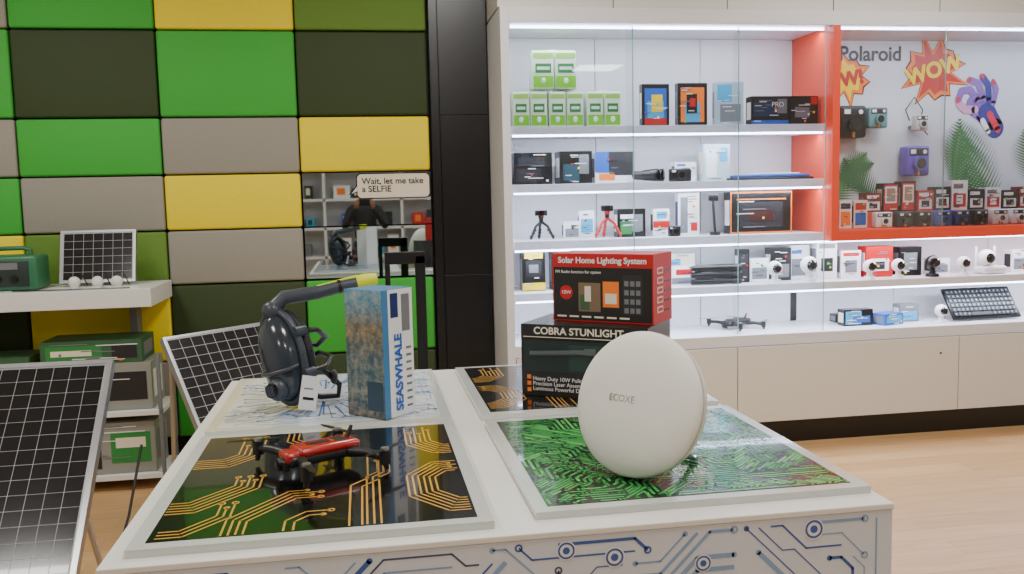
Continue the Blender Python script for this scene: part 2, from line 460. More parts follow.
disc_speaker()
# ------------------------------------------------------------------ boxes on table
def oriented(name,fl,fr,depth,z0,h,body):
    fl=Vector((*fl,z0));fr=Vector((*fr,z0)); w=(fr-fl).length; a=math.atan2(fr.y-fl.y,fr.x-fl.x)
    b=B(name); b.box(0,w,0,depth,0,h,body); return b,fl,a,w
PKB=mat('carton_black',(14,15,16),0.35,coat=0.3)
b,fl,a,w=oriented('torch_box',(0.447,2.585),(0.765,2.37),0.24,PT,0.212,PKB)
b.box(0.008,w-0.008,-0.001,0,0.174,0.176,CREAM)
b.box(0.008,w-0.008,-0.0012,-0.0002,0.074,0.165,mat('print_darkteal',(22,40,38),0.4))
b.box(0.15,0.33,-0.0016,-0.0004,0.08,0.155,mat('print_darkteal2',(34,58,54),0.4))
for k in range(3): b.box(0.018,0.030,-0.0016,-0.0002,0.012+0.019*k,0.024+0.019*k,ORP)
b.cyl((0.03,-0.002,0.125),(0.20,-0.002,0.135),0.008,mat('torch_print',(70,80,80),0.3),12)
b.cyl((0.20,-0.002,0.135),(0.235,-0.002,0.137),0.012,mat('torch_print'),12)
ob=b.done(loc=fl,rz=a,flat=True)
text('title','COBRA STUNLIGHT',0.029,CREAM,(0.178,-0.0018,0.193),parent=ob,sx=1.05,bold=0.0006)
text('bullets','Heavy Duty 10W Police Flash\nPrecision Laser Assembly\nLuminous Powerful Design',0.0165,WPR,(0.036,-0.0018,0.037),parent=ob,align='LEFT')
b,fl,a,w=oriented('solar_lighting_kit_box',(0.553,2.622),(0.80,2.422),0.15,PT+0.2135,0.200,RED)
b.box(0.004,w-0.004,-0.0008,0,0.004,0.160,PKB)
b.box(0.085,0.155,-0.0012,-0.0002,0.03,0.115,mat('kit_pic',(120,100,75),0.4))
b.box(0.09,0.12,-0.0016,-0.0002,0.035,0.08,mat('kit_pic2',(60,90,60),0.4))
b.box(0.105,0.125,-0.0018,-0.0002,0.06,0.105,CREAM)
b.box(0.163,0.213,-0.0014,-0.0002,0.045,0.12,ORP)
b.box(0.170,0.206,-0.0018,-0.0002,0.055,0.085,CREAM)
b.box(0.225,0.285,-0.0014,-0.0002,0.025,0.14,DARK)
for k in range(4):
    for j in range(3): b.box(0.230+0.018*j,0.243+0.018*j,-0.0018,-0.0002,0.03+0.026*k,0.045+0.026*k,GREY)
for k in range(6): b.box(0.015+0.04*k,0.045+0.04*k,-0.0015,-0.0002,0.012,0.017,CREAM)
for k in range(5): b.box(w,w+0.001,0.03,0.075,0.03+0.028*k,0.048+0.028*k,CREAM)
for k in range(5): b.box(w,w+0.0015,0.035,0.07,0.034+0.028*k,0.044+0.028*k,RED)
for k in range(5): b.box(w,w+0.001,0.085,0.13,0.03+0.028*k,0.036+0.028*k,PKB)
b.cyl((0.045,-0.0015,0.085),(0.045,-0.0002,0.085),0.021,RED,20)
ob=b.done(loc=fl,rz=a,flat=True)
text('title','Solar Home Lighting System',0.0245,WPR,(w/2,-0.0012,0.180),parent=ob,bold=0.0006)
text('subtitle','FM Radio function for option',0.0125,WPR,(0.01,-0.0015,0.146),parent=ob,align='LEFT')
text('badge','10W',0.016,WPR,(0.045,-0.002,0.085),parent=ob)
# snorkel mask box
BH=0.345
b,fl,a,w=oriented('snorkel_mask_box',(-0.057,2.470),(0.040,2.372),0.118,PT,BH,WPR)
def reefmat():
    m=bpy.data.materials.new('reef_print'); m.use_nodes=True; nt=m.node_tree; bs=nt.nodes['Principled BSDF']
    tc=nt.nodes.new('ShaderNodeTexCoord'); sp=nt.nodes.new('ShaderNodeSeparateXYZ'); nt.links.new(tc.outputs['Object'],sp.inputs[0])
    mr=nt.nodes.new('ShaderNodeMapRange'); mr.inputs['From Min'].default_value=0; mr.inputs['From Max'].default_value=BH
    nt.links.new(sp.outputs['Z'],mr.inputs['Value'])
    r=nt.nodes.new('ShaderNodeValToRGB'); els=r.color_ramp.elements
    els[0].position=0.0; els[0].color=(*lin((28,60,84)),1); els[1].position=1.0; els[1].color=(*lin((110,185,215)),1)
    for p,c in ((0.2,(60,110,120)),(0.45,(50,110,130)),(0.7,(120,115,90)),(0.88,(90,165,195))):
        e=els.new(p); e.color=(*lin(c),1)
    nt.links.new(mr.outputs[0],r.inputs['Fac'])
    n=nt.nodes.new('ShaderNodeTexNoise'); n.inputs['Scale'].default_value=38; n.inputs['Detail'].default_value=9; n.inputs['Roughness'].default_value=0.75
    nt.links.new(tc.outputs['Object'],n.inputs['Vector']); r2=nt.nodes.new('ShaderNodeValToRGB')
    e2=r2.color_ramp.elements; e2[0].position=0.42; e2[0].color=(*lin((14,36,52)),1); e2[1].position=0.62; e2[1].color=(*lin((190,165,125)),1)
    nt.links.new(n.outputs['Fac'],r2.inputs['Fac'])
    mx=nt.nodes.new('ShaderNodeMix'); mx.data_type='RGBA'; mx.inputs[0].default_value=0.5
    nt.links.new(r.outputs['Color'],mx.inputs[6]); nt.links.new(r2.outputs['Color'],mx.inputs[7]); nt.links.new(mx.outputs[2],bs.inputs['Base Color']); bs.inputs['Roughness'].default_value=0.3
    return m
b.box(0.0,w,-0.001,0,0,BH,reefmat())
b.box(w*0.55,w*0.97,-0.0016,-0.0002,0.02,0.10,mat('reef_dark',(25,60,80),0.3))
b.box(w,w+0.001,0.0,0.022,0.0,BH,mat('box_mid_blue',(60,120,170),0.4))
b.box(w,w+0.0015,0.032,0.06,0.27,0.335,NAVY)
b.box(w,w+0.0015,0.075,0.105,0.23,0.33,GREY)
for k in range(9): b.box(w,w+0.0012,0.088,0.108,0.02+0.02*k,0.026+0.02*k,GREY)
b.box(0,w,0,0.118,BH,BH+0.0005,mat('box_mid_blue'))
ob=b.done(loc=fl,rz=a,flat=True)
text('brand','SEASWHALE',0.038,BLUE,(w+0.0018,0.058,0.120),rot=(rad(90),rad(-90),rad(90)),parent=ob,bold=0.0012)
# ------------------------------------------------------------------ snorkel mask
def snorkel():
    b=B('snorkel_mask')
    MG=mat('mask_grey',(58,66,76),0.35); VIS=mat('mask_visor',(44,54,64),0.18,coat=0.4); SIL=mat('mask_silicone',(22,25,30),0.55)
    c=Vector((-0.240,2.60,PT+0.145)); Rm=Matrix.Rotation(rad(-38),4,'Z')@Matrix.Rotation(rad(-14),4,'Y')
    def W(p): return c+Rm@Vector(p)
    b.sph(c,(0.066,0.055,0.125),VIS,32,Rm)
    N=40
    pts=[W((0.074*math.cos(2*math.pi*k/N),0.004,0.133*math.sin(2*math.pi*k/N))) for k in range(N+1)]
    b.tube(pts,0.011,MG,10)
    pts=[W((0.068*math.cos(2*math.pi*k/N),0.035,0.120*math.sin(2*math.pi*k/N))) for k in range(N+1)]
    b.tube(pts,0.016,SIL,10)
    pts=[W((0.066*math.sin(t),-0.050*math.cos(t)-0.006,-0.03-0.01*math.cos(t))) for t in [rad(a_) for a_ in range(-80,81,16)]]
    b.tube(pts,0.006,MG,8)
    b.sph(W((0,-0.045,-0.085)),(0.034,0.026,0.034),MG,20,Rm)
    b.cyl(W((0,-0.06,-0.085)),W((0,-0.075,-0.085)),0.02,BLACK,20)
    for k in range(-2,3): b.box(-0.002,0.002,-0.078,-0.074,-0.1,-0.07,MG,Matrix.Translation(c)@Rm@Matrix.Translation((k*0.006,0,0)))
    b.sph(W((0.0,0.0,0.135)),(0.03,0.025,0.028),MG,20,Rm)
    p0=W((0,0,0.135)); tip=Vector((0.020,2.655,PT+0.352))
    P=[p0,p0+Vector((0.035,0.01,0.035)),p0.lerp(tip,0.45)+Vector((0,0,0.012)),p0.lerp(tip,0.7)+Vector((0,0,0.008)),tip]
    b.tube(P,[0.022,0.021,0.020,0.019,0.018],MG,14)
    NY=mat('neon_yellow',(205,215,20),0.4)
    d=(tip-P[3]).normalized()
    b.tube([tip-d*0.045,tip-d*0.02,tip+d*0.015],[0.0205,0.022,0.016],NY,14)
    b.tube([tip-d*0.10,tip-d*0.09],[0.0215,0.0215],BLACK,14)
    b.tube([q+Vector((0,-0.004,0.018)) for q in (P[2],P[3],tip-d*0.04)],[0.003,0.004,0.005],NY,8)
    for sz in (0.06,-0.06):
        st=[W((0.07,0.01,sz)),W((0.085,0.07,sz*0.9)),W((0.06,0.13,sz*0.5)),W((0.0,0.155,sz*0.2)),W((-0.06,0.12,sz*0.5)),W((-0.072,0.03,sz))]
        b.tube(st,0.008,BLACK,8)
        b.cyl(W((0.073,-0.008,sz)),W((0.083,0.025,sz)),0.015,MG,14)
    b.tube([W((0.07,0.03,-0.05)),Vector((-0.13,2.62,PT+0.10)),Vector((-0.085,2.64,PT+0.05)),Vector((-0.09,2.66,PT+0.012)),Vector((-0.14,2.66,PT+0.012)),Vector((-0.19,2.64,PT+0.03))],0.0085,BLACK,8)
    b.sph((-0.10,2.63,PT+0.075),(0.012,0.018,0.022),DARK,14)
    T=Matrix.Translation((-0.165,2.515,PT+0.055))@Matrix.Rotation(rad(10),4,'Y')
    b.box(-0.024,0.024,-0.0008,0.0008,-0.048,0.048,WPR,T)
    b.box(-0.015,0.015,-0.0014,-0.0008,-0.02,-0.012,BLACK,T); b.box(-0.015,0.010,-0.0014,-0.0008,0.01,0.014,GREY,T)
    b.done(sharp=50)
snorkel()
# ------------------------------------------------------------------ drone
def drone(name,loc,rz,s=1.0,shell=None):
    b=B(name); shell=shell or mat('drone_red',(165,20,22),0.25,coat=0.6)
    DK=mat('drone_dark',(24,25,27),0.4)
    h=0.032
    b.rbox(-0.082,0.082,-0.030,0.030,h-0.014,h+0.010,DK,r=0.009)
    b.rbox(-0.080,0.060,-0.033,0.033,h+0.004,h+0.024,shell,r=0.0095,seg=4)
    b.rbox(0.045,0.088,-0.026,0.026,h-0.006,h+0.018,shell,r=0.008)
    b.cyl((0.084,0,h-0.006),(0.100,0,h-0.006),0.013,BLACK,20); b.cyl((0.099,0,h-0.006),(0.103,0,h-0.006),0.008,LENS,16)
    b.rbox(0.078,0.094,-0.018,0.018,h-0.022,h+0.002,DK,r=0.004)
    for sx_,sy in ((1,1),(1,-1),(-1,1),(-1,-1)):
        rt=Vector((0.055*sx_,0.026*sy,h-0.002)); mo=Vector((0.078*sx_+0.012*sx_,0.125*sy,h+0.002)) if sx_>0 else Vector((-0.095,0.110*sy,h-0.004))
        b.tube([rt,rt.lerp(mo,0.5)+Vector((0,0,0.004)),mo],[0.012,0.009,0.009],DK,10)
        b.cyl(mo+Vector((0,0,-0.014)),mo+Vector((0,0,0.016)),0.0125,DK,20)
        b.cyl(mo+Vector((0,0,0.016)),mo+Vector((0,0,0.021)),0.009,SILVER,16)
        b.tube([mo+Vector((0,0,-0.014)),mo+Vector((0.004*sx_,0,-h+0.004 if sx_>0 else -0.026))],[0.007,0.005],DK,8)
        ang=0.5*sx_+sy*0.9
        for q in (0,math.pi):
            a_=ang+q; d=Vector((math.cos(a_),math.sin(a_),0)); n=Vector((-d.y,d.x,0)); z=Vector((0,0,0.019))
            pr=[(0.006,0.003),(0.02,0.0075),(0.045,0.007),(0.066,0.002)]
            top=[mo+z+d*r_+n*w_ for r_,w_ in pr]+[mo+z+d*r_-n*w_ for r_,w_ in pr[::-1]]
            b.poly(top,BLACK); b.poly([p_-Vector((0,0,0.0012)) for p_ in top[::-1]],BLACK)
    b.tube([(-0.06,0.0,h+0.02),(-0.075,0.0,h+0.048)],[0.006,0.004],DK,8)
    b.box(-0.02,0.03,-0.010,0.010,h+0.024,h+0.0246,DK)
    b.box(-0.055,-0.03,-0.018,0.018,h+0.0238,h+0.0244,DK)
    o=b.done(loc=loc,rz=rz,sharp=50); o.scale=(s,s,s)
    return o
drone('camera_drone',(-0.110,1.975,PT+0.001),rad(208),1.02)
# ------------------------------------------------------------------ solar panels
CELL=mat('solar_cell',(13,15,20),0.16,coat=0.5,noise=0.25,nscale=8); GRIDW=mat('solar_back_white',(165,169,172),0.4)
def solar(name,TL,TR,down,L,nc,nr,fr=0.022,legs=None,g=0.0011):
    TL=Vector(TL);TR=Vector(TR);ex=(TR-TL).normalized();W=(TR-TL).length;ey=Vector(down).normalized();ey=(ey-ex*ey.dot(ex)).normalized()
    n=ey.cross(ex).normalized()
    if n.y>0: n=-n
    def P(u,v,k=0.0): return TL+ex*u+ey*v+n*k
    b=B(name)
    def ob(u0,u1,v0,v1,k0,k1,m):
        vs=[b.bm.verts.new(P(u,v,k)) for k in (k0,k1) for v in (v0,v1) for u in (u0,u1)]
        i=b.mi(m)
        for q in ((0,1,3,2),(4,5,7,6),(0,1,5,4),(2,3,7,6),(0,2,6,4),(1,3,7,5)):
            f=b.bm.faces.new([vs[j] for j in q]); f.material_index=i
    ob(0,W,0,fr,-0.03,0.003,SILVER);ob(0,W,L-fr,L,-0.03,0.003,SILVER);ob(0,fr,fr,L-fr,-0.03,0.003,SILVER);ob(W-fr,W,fr,L-fr,-0.03,0.003,SILVER)
    ob(fr,W-fr,fr,L-fr,-0.008,0.0,GRIDW)
    cw=(W-2*fr-0.01)/nc; ch=(L-2*fr-0.01)/nr
    for i in range(nc):
        for j in range(nr):
            u0=fr+0.005+i*cw+g;u1=u0+cw-2*g;v0=fr+0.005+j*ch+g;v1=v0+ch-2*g
            b.poly([P(u0,v0,0.0006),P(u1,v0,0.0006),P(u1,v1,0.0006),P(u0,v1,0.0006)],CELL)
    if legs:
        for p,q in legs: b.tube([p,q],0.011,SILVER,8)
    return b.done(flat=True)
solar('solar_panel',(-1.95,3.0,1.015),(-0.80,3.0,1.015),(0,-0.70,-0.71),1.30,22,26,fr=0.016,g=0.0009,
  legs=[((-1.0,2.98,0.99),(-0.98,3.45,0.0)),((-1.7,2.98,0.99),(-1.7,3.45,0.0))])
solar('solar_panel',(-0.908,4.2,0.907),(-0.45,4.6,0.915),(0.266*0.66,-0.266*0.75,-0.404),0.62,10,12,fr=0.012,g=0.0013,
  legs=[((-0.88,4.24,0.86),(-0.95,4.45,0.0)),((-0.49,4.58,0.86),(-0.62,4.85,0.0)),((-0.70,4.02,0.42),(-0.70,3.98,0.0)),((-0.30,4.33,0.42),(-0.30,4.30,0.0))])
# ------------------------------------------------------------------ left shelf
ls=B('display_shelf')
ls.box(-3.3,-1.09,4.85,5.37,0.98,1.075,WHITE)
ls.box(-3.3,-3.2,4.9,5.36,0,0.979,WHITE)
for x in (-2.2,-1.3): ls.box(x,x+0.04,5.25,5.36,0.0,0.979,GREY)
ls.box(-2.6,-1.08,4.9,5.24,0.40,0.43,WHITE)
ls.box(-2.6,-1.08,4.9,5.24,0.06,0.09,WHITE)
for x in (-2.6,-1.10):
    for y in (4.9,5.22): ls.box(x,x+0.02,y,y+0.02,0,0.72,GREY)
ls.done(bevel=0.003,flat=True)
SZ=1.077
solar('small_solar_panel',(-1.61,5.20,1.372),(-1.225,5.20,1.372),(0,-0.30,-1),0.29,7,6,fr=0.012,
   legs=[((-1.55,5.22,1.33),(-1.55,5.30,SZ)),((-1.28,5.22,1.33),(-1.28,5.30,SZ))])
def power_station():
    b=B('solar_power_station'); g=mat('station_green',(44,108,72),0.4)
    b.rbox(-0.19,0.19,-0.10,0.10,0,0.18,g,r=0.018)
    b.rbox(-0.15,0.15,-0.106,-0.09,0.02,0.155,mat('station_face',(35,50,46),0.4),r=0.005)
    for x in (-0.08,0.0,0.08): b.cyl((x,-0.112,0.06),(x,-0.104,0.06),0.02,BLACK,16)
    b.box(-0.1,0.1,-0.109,-0.104,0.11,0.145,GREY)
    b.tube([(-0.13,0,0.17),(-0.13,0,0.205),(-0.10,0,0.215),(0.10,0,0.215),(0.13,0,0.205),(0.13,0,0.17)],0.012,g,10)
    b.done(loc=(-1.86,5.08,SZ))
power_station()
for i,x in enumerate((-1.50,-1.38,-1.28)):
    b=B('solar_bulb'); b.sph((0,0,0.032),0.03,mat('bulb_white',(222,224,218),0.3),20); b.cyl((0,0,0),(0,0,0.02),0.018,WPR,16,0.02)
    b.tube([(0,0,0.06),(0.0,0,0.075),(0.03,0.02,0.08),(0.05,0.05,0.01)],0.003,BLACK,6)
    b.done(loc=(x,5.0-0.02*i,SZ))
b=B('charge_cable'); b.tube([(-1.78,4.93,SZ+0.003),(-1.70,4.90,SZ+0.003),(-1.62,4.91,SZ+0.003),(-1.5,4.89,SZ+0.003),(-1.40,4.90,SZ+0.003),(-1.2,4.89,SZ+0.003)],0.0035,BLACK,6); b.done()
def pbox(name,x,y,z,w,d,h,body,acc=(),rz=0,txt=None,bevel=0.0,extra=True):
    """x,y = centre of front face, acc=(u0,v0,u1,v1,mat) fractions on the front"""
    b=B(name); b.box(-w/2,w/2,0,d,0,h,body)
    for k,(u0,v0,u1,v1,m) in enumerate(acc):
        e=0.0008*(k+1)
        b.box(-w/2+u0*w,-w/2+u1*w,-e,0,v0*h,v1*h,m)
    if extra:
        rg=random.Random(int(x*1000)+int(z*777)); e=0.0008*(len(acc)+1)
        ink=[GREY,DARK,NAVY] if body in (WPR,CREAM) else [WPR,CREAM,GREY]
        for k in range(rg.randint(4,8)):
            u=rg.uniform(0.06,0.55); v=rg.uniform(0.05,0.93); L=rg.uniform(0.15,0.42)
            b.box(-w/2+u*w,-w/2+min(0.96,u+L)*w,-e,0,v*h,v*h+0.0045,rg.choice(ink))
        for k in range(rg.randint(1,3)):
            u=rg.uniform(0.06,0.85); v=rg.uniform(0.08,0.85); q=0.012
            b.box(-w/2+u*w,-w/2+u*w+q,-e-0.0004,0,v*h,v*h+q,rg.choice([RED,CYAN,YEL,LIME,ORP]+ink))
        for sx_ in (-1,1):
            b.box(sx_*w/2-0.0006,sx_*w/2+0.0006,d*0.15,d*0.85,h*0.2,h*0.8,rg.choice(ink))
    o=b.done(loc=(x,y,z+0.001),rz=rz,flat=True,bevel=bevel)
    if txt:
        body_,sz,m,tx,tz=txt; text('label',body_,sz,m,(tx*w,-0.0055,tz*h),parent=o)
    return o
GB=mat('carton_green',(52,92,60),0.5); CG=mat('carton_grey',(140,142,134),0.5)
pbox('solar_kit_box',-1.38,4.93,0.432,0.50,0.28,0.25,CG,[(0.05,0.1,0.45,0.9,GREENP),(0.55,0.2,0.95,0.8,DARK),(0.1,0.5,0.4,0.7,CREAM)])
pbox('solar_kit_box',-1.42,4.93,0.684,0.50,0.28,0.12,GB,[(0.05,0.2,0.6,0.8,GREENP),(0.1,0.35,0.5,0.6,CREAM),(0.7,0.2,0.95,0.8,DARK)])
pbox('solar_kit_box',-1.95,4.93,0.432,0.45,0.28,0.30,GB,[(0.1,0.1,0.5,0.9,DARK)])
pbox('solar_kit_box',-1.38,4.93,0.092,0.50,0.28,0.27,CG,[(0.05,0.1,0.45,0.9,DARK),(0.55,0.2,0.95,0.8,GREENP),(0.6,0.5,0.9,0.7,CREAM)])
pbox('solar_kit_box',-1.95,4.93,0.092,0.45,0.28,0.27,GB,[(0.1,0.1,0.5,0.9,CREAM)])
b=B('power_cable'); b.tube([(-1.0,4.1,0.45),(-1.02,3.9,0.2),(-1.05,3.7,0.02),(-1.2,3.5,0.006),(-1.0,3.3,0.006),(-1.15,3.1,0.006)],0.006,BLACK,8); b.done()
b=B('black_display_stand')
b.box(0.25,0.30,4.50,4.54,0.02,1.22,BLACK); b.box(0.10,0.30,4.50,4.54,1.18,1.24,BLACK); b.box(0.10,0.125,4.50,4.53,0.9,1.18,BLACK)
b.box(0.05,0.35,4.35,4.69,0.001,0.02,BLACK)
b.done(bevel=0.003,flat=True)
# ------------------------------------------------------------------ cabinet merchandise
def bulbpack(x,y,z,w=0.19,h=0.20):
    b=B('light_bulb_pack')
    lg=mat('pack_lightgreen',(160,208,95),0.35); wt=mat('pack_white',(218,232,206),0.3)
    for sx_ in (-w/4,w/4):
        a0=sx_-w/4+0.002; a1=sx_+w/4-0.002
        b.rbox(a0,a1,0,0.11,0,h,wt,r=0.010)
        b.box(a0+0.006,a1-0.006,-0.0015,0.001,0.010,h*0.34,LIME)
        b.box(a0+0.006,a1-0.006,-0.0015,0.001,h*0.80,h*0.93,lg)
        b.box(a0+0.018,a1-0.018,-0.0020,0.001,h*0.42,h*0.66,GREENP)
        b.box(a0+0.026,a1-0.026,-0.0025,0.001,h*0.50,h*0.58,WPR)
        b.sph((sx_,-0.001,h*0.22),(0.014,0.004,0.016),WPR,14)
        b.box(a0+0.01,a1-0.01,0.01,0.10,h,h+0.001,lg)
    b.rbox(-0.03,0.03,0.045,0.065,h-0.003,h+0.010,wt,r=0.003)
    b.done(loc=(x,y,z+0.001))
for x in (0.955,1.165,1.385): bulbpack(x,5.06,S1,0.205,0.20)
bulbpack(1.10,5.06,S1+0.213,0.26,0.215)
pbox('action_camera_pack',1.705,5.10,S1,0.165,0.05,0.245,PKB,[(0.1,0.1,0.9,0.9,BLUE),(0.2,0.15,0.8,0.6,CYAN),(0.35,0.35,0.75,0.75,YEL),(0.1,0.05,0.9,0.2,RED)])
pbox('action_camera_pack',1.93,5.10,S1,0.18,0.05,0.25,PKB,[(0.1,0.1,0.9,0.9,ORP),(0.25,0.1,0.75,0.55,CYAN),(0.3,0.3,0.65,0.75,PKB),(0.4,0.45,0.6,0.65,RED)])
pbox('wifi_camera_box',2.155,5.10,S1,0.17,0.07,0.255,mat('box_pale',(165,185,192),0.35),[(0.1,0.55,0.6,0.95,CYAN),(0.2,0.1,0.9,0.5,GREY)],rz=-0.2)
pbox('dashcam_box',2.38,5.03,S1,0.23,0.08,0.165,PKB,[(0,0,1,0.16,BLUE),(0.06,0.3,0.6,0.8,mat('box_navy2',(25,45,80),0.3)),(0.7,0.4,0.95,0.9,GREY)],txt=('PRO',0.04,WPR,0.2,0.7))
pbox('dashcam_box',2.59,5.03,S1,0.18,0.08,0.165,PKB,[(0.05,0.1,0.8,0.9,mat('box_navy3',(28,32,38),0.3)),(0.75,0.7,0.97,0.97,RED),(0.2,0.25,0.7,0.6,GREY)])
pbox('vr_headset_box',0.97,5.08,S2,0.22,0.14,0.18,PKB,[(0.05,0.1,0.7,0.5,DARK),(0.1,0.6,0.8,0.85,DARK)])
pbox('vr_headset_box',1.22,5.08,S2,0.19,0.14,0.185,PKB,[(0.1,0.1,0.6,0.6,mat('box_teal',(40,70,80),0.3)),(0.6,0.3,0.9,0.9,GREY)])
pbox('binocular_box',1.49,5.22,S2,0.24,0.12,0.185,WPR,[(0.0,0.35,0.35,1,BLUE),(0.35,0.25,1,1,DARK),(0.1,0.1,0.5,0.3,ORP)])
def binocular(x,y,z,s=1.0,rz=0):
    b=B('binoculars')
    for sx_ in (-0.032,0.032):
        b.cyl((sx_,-0.02,0.032),(sx_,0.05,0.032),0.03,BLACK,20,0.024); b.cyl((sx_,0.05,0.032),(sx_,0.10,0.032),0.02,DARK,18)
        b.cyl((sx_,-0.022,0.032),(sx_,-0.019,0.032),0.024,LENS,18)
    b.box(-0.02,0.02,0.01,0.06,0.025,0.045,DARK)
    o=b.done(loc=(x,y,z+0.001),rz=rz); o.scale=(s,s,s); return o
binocular(1.69,5.05,S2,1.25,rad(50))
def action_cam(x,y,z,w=0.09,h=0.07,body=BLACK,name='digital_camera',rz=0):
    b=B(name); b.rbox(-w/2,w/2,0,0.04,0,h,body,r=min(w,h)*0.12)
    b.cyl((0,-0.02,h*0.48),(0,0.001,h*0.48),h*0.34,DARK,20); b.cyl((0,-0.023,h*0.48),(0,-0.019,h*0.48),h*0.24,LENS,20)
    b.box(-w*0.42,-w*0.24,-0.0012,0.001,h*0.72,h*0.88,WPR)
    b.cyl((w*0.3,0.02,h-0.002),(w*0.3,0.02,h+0.006),w*0.07,SILVER,12)
    return b.done(loc=(x,y,z+0.001),rz=rz)
action_cam(1.84,5.05,S2,0.13,0.075)
pbox('smart_plug_box',1.90,5.14,S2,0.13,0.07,0.115,WPR,[(0.3,0.3,0.7,0.7,GREY),(0.1,0.8,0.5,0.9,BLUE)])
pbox('smart_lamp_box',2.08,5.10,S2,0.165,0.1,0.215,mat('box_pale2',(175,195,200),0.4),[(0.1,0.1,0.5,0.85,WPR),(0.6,0.5,0.9,0.9,CYAN)])
b=B('slim_tablet_stack'); b.rbox(-0.26,0.26,0,0.2,0,0.014,BLACK,r=0.005); b.rbox(-0.22,0.24,0.01,0.2,0.015,0.03,BLUE,r=0.005); b.rbox(-0.08,0.18,0.02,0.18,0.031,0.04,WPR,r=0.004); b.done(loc=(2.40,5.03,S2+0.001))
def tripod(name,x,y,z,h,col,head=True):
    b=B(name)
    top=Vector((0,0,h*0.62))
    for a_ in (200,340,90):
        d=Vector((math.cos(rad(a_)),math.sin(rad(a_)),0))
        f=d*h*0.42; pts=[top,top.lerp(f+Vector((0,0,0)),0.35)+d*0.012+Vector((0,0,0.01)),top.lerp(f,0.7)+d*0.01,f+Vector((0,0,0.006))]
        b.tube(pts,[0.009,0.008,0.008,0.007],col,8)
        for q in (0.45,0.6,0.8): b.sph(top.lerp(f,q)+d*0.01,0.0105,col,10)
    b.cyl(top,(0,0,h*0.75),0.013,BLACK,14); b.sph((0,0,h*0.78),0.017,col,14)
    if head:
        b.rbox(-0.035,0.035,-0.012,0.012,h*0.82,h*1.0,BLACK,r=0.004); b.cyl((0,-0.022,h*0.91),(0,-0.01,h*0.91),0.016,LENS,14)
    b.done(loc=(x,y,z+0.001))
tripod('mini_tripod',1.01,5.08,S3,0.17,BLACK)
pbox('phone_mount_box',1.20,5.12,S3,0.10,0.05,0.10,WPR,[(0.1,0.1,0.9,0.6,GREY)])
tripod('mini_tripod',1.395,5.06,S3,0.19,RED)
pbox('power_tool_pack',1.30,5.16,S3,0.09,0.05,0.16,WPR,[(0.1,0.2,0.9,0.7,CYAN)])
pbox('action_camera_box',1.56,5.12,S3,0.17,0.08,0.165,PKB,[(0.1,0.1,0.5,0.55,GREENP),(0.5,0.2,0.9,0.8,GREY),(0.1,0.65,0.6,0.8,WPR)])
pbox('smart_bulb_box',1.75,5.14,S3,0.10,0.06,0.16,WPR,[(0.0,0.3,1,0.55,RED),(0.2,0.65,0.8,0.9,CYAN)])
action_cam(1.80,5.04,S3,0.07,0.06,BLACK)
pbox('selfie_stick_box',1.92,5.14,S3,0.13,0.06,0.25,WPR,[(0.1,0.05,0.45,0.9,GREY),(0.55,0.4,0.9,0.9,CREAM),(0.6,0.1,0.9,0.3,RED)])
b=B('selfie_stick'); b.tube([(0,0,0.01),(0.0,0.03,0.22)],0.008,BLACK,10); b.rbox(-0.03,0.03,0.02,0.035,0.20,0.24,BLACK,r=0.004); b.cyl((0,0,0),(0,0,0.02),0.03,DARK,16); b.done(loc=(2.04,5.03,S3+0.001))
pbox('tablet_case_box',2.36,5.10,S3,0.39,0.10,0.25,PKB,[(0,0,1,0.04,ORP),(0,0.96,1,1,ORP),(0,0,0.015,1,ORP),(0.985,0,1,1,ORP),(0.15,0.15,0.85,0.75,DARK),(0.1,0.80,0.9,0.83,ORP),(0.3,0.3,0.7,0.55,mat('box_dkred',(60,28,25),0.4))])
pbox('headlamp_box',0.965,5.10,S4,0.135,0.08,0.235,PKB,[(0,0.02,1,0.2,YEL),(0.15,0.35,0.85,0.75,DARK),(0.1,0.8,0.9,0.95,YEL),(0.3,0.45,0.7,0.65,GREY)])
pbox('headlamp_box',1.14,5.12,S4,0.13,0.08,0.22,PKB,[(0.15,0.3,0.85,0.8,BLUE)])
pbox('torch_pack',1.95,5.16,S4,0.26,0.06,0.11,WPR,[(0,0,1,0.35,GREY),(0.1,0.5,0.5,0.8,RED)])
pbox('torch_pack',1.90,5.23,S4,0.18,0.06,0.18,CREAM,[(0,0,1,0.35,GREY),(0.1,0.5,0.5,0.8,CYAN)])
b=B('metal_torch')
for k in range(3):
    b.cyl((-0.16,0,0.02+0.04*k),(0.09,0,0.02+0.04*k),0.016,BLACK,16); b.cyl((0.09,0,0.02+0.04*k),(0.15,0,0.02+0.04*k),0.017,DARK,16,0.0195); b.box(-0.13,0.13,0.0,0.03,0.037+0.04*k,0.043+0.04*k if k<2 else 0.12,DARK)
b.done(loc=(2.06,5.05,S4+0.001))
pbox('phone_pack',2.26,5.12,S4,0.07,0.06,0.20,BLACK,[(0.1,0.1,0.9,0.85,DARK)])
pbox('webcam_box',2.37,5.14,S4,0.12,0.08,0.14,WPR,[(0.1,0.1,0.9,0.6,GREY)])
def dome_cam(x,y,z,s=1.0,name='security_camera',body=WPR):
    b=B(name); b.cyl((0,0,0),(0,0,0.018),0.042,body,28,0.036); b.cyl((0,0,0.018),(0,0,0.045),0.02,body,20,0.016)
    b.sph((0,0,0.085),0.045,body,28); b.lathe([(0,0.047),(0.02,0.0455),(0.03,0.036)],LENS,Matrix.Translation((0,0,0.085))@Matrix.Rotation(rad(90),4,'X'),24)
    o=b.done(loc=(x,y,z+0.001)); o.scale=(s,s,s); return o
dome_cam(2.42,5.04,S4,1.0)
pbox('power_bank_box',2.51,5.14,S4,0.13,0.09,0.2,PKB,[(0.1,0.1,0.9,0.5,GREY)])
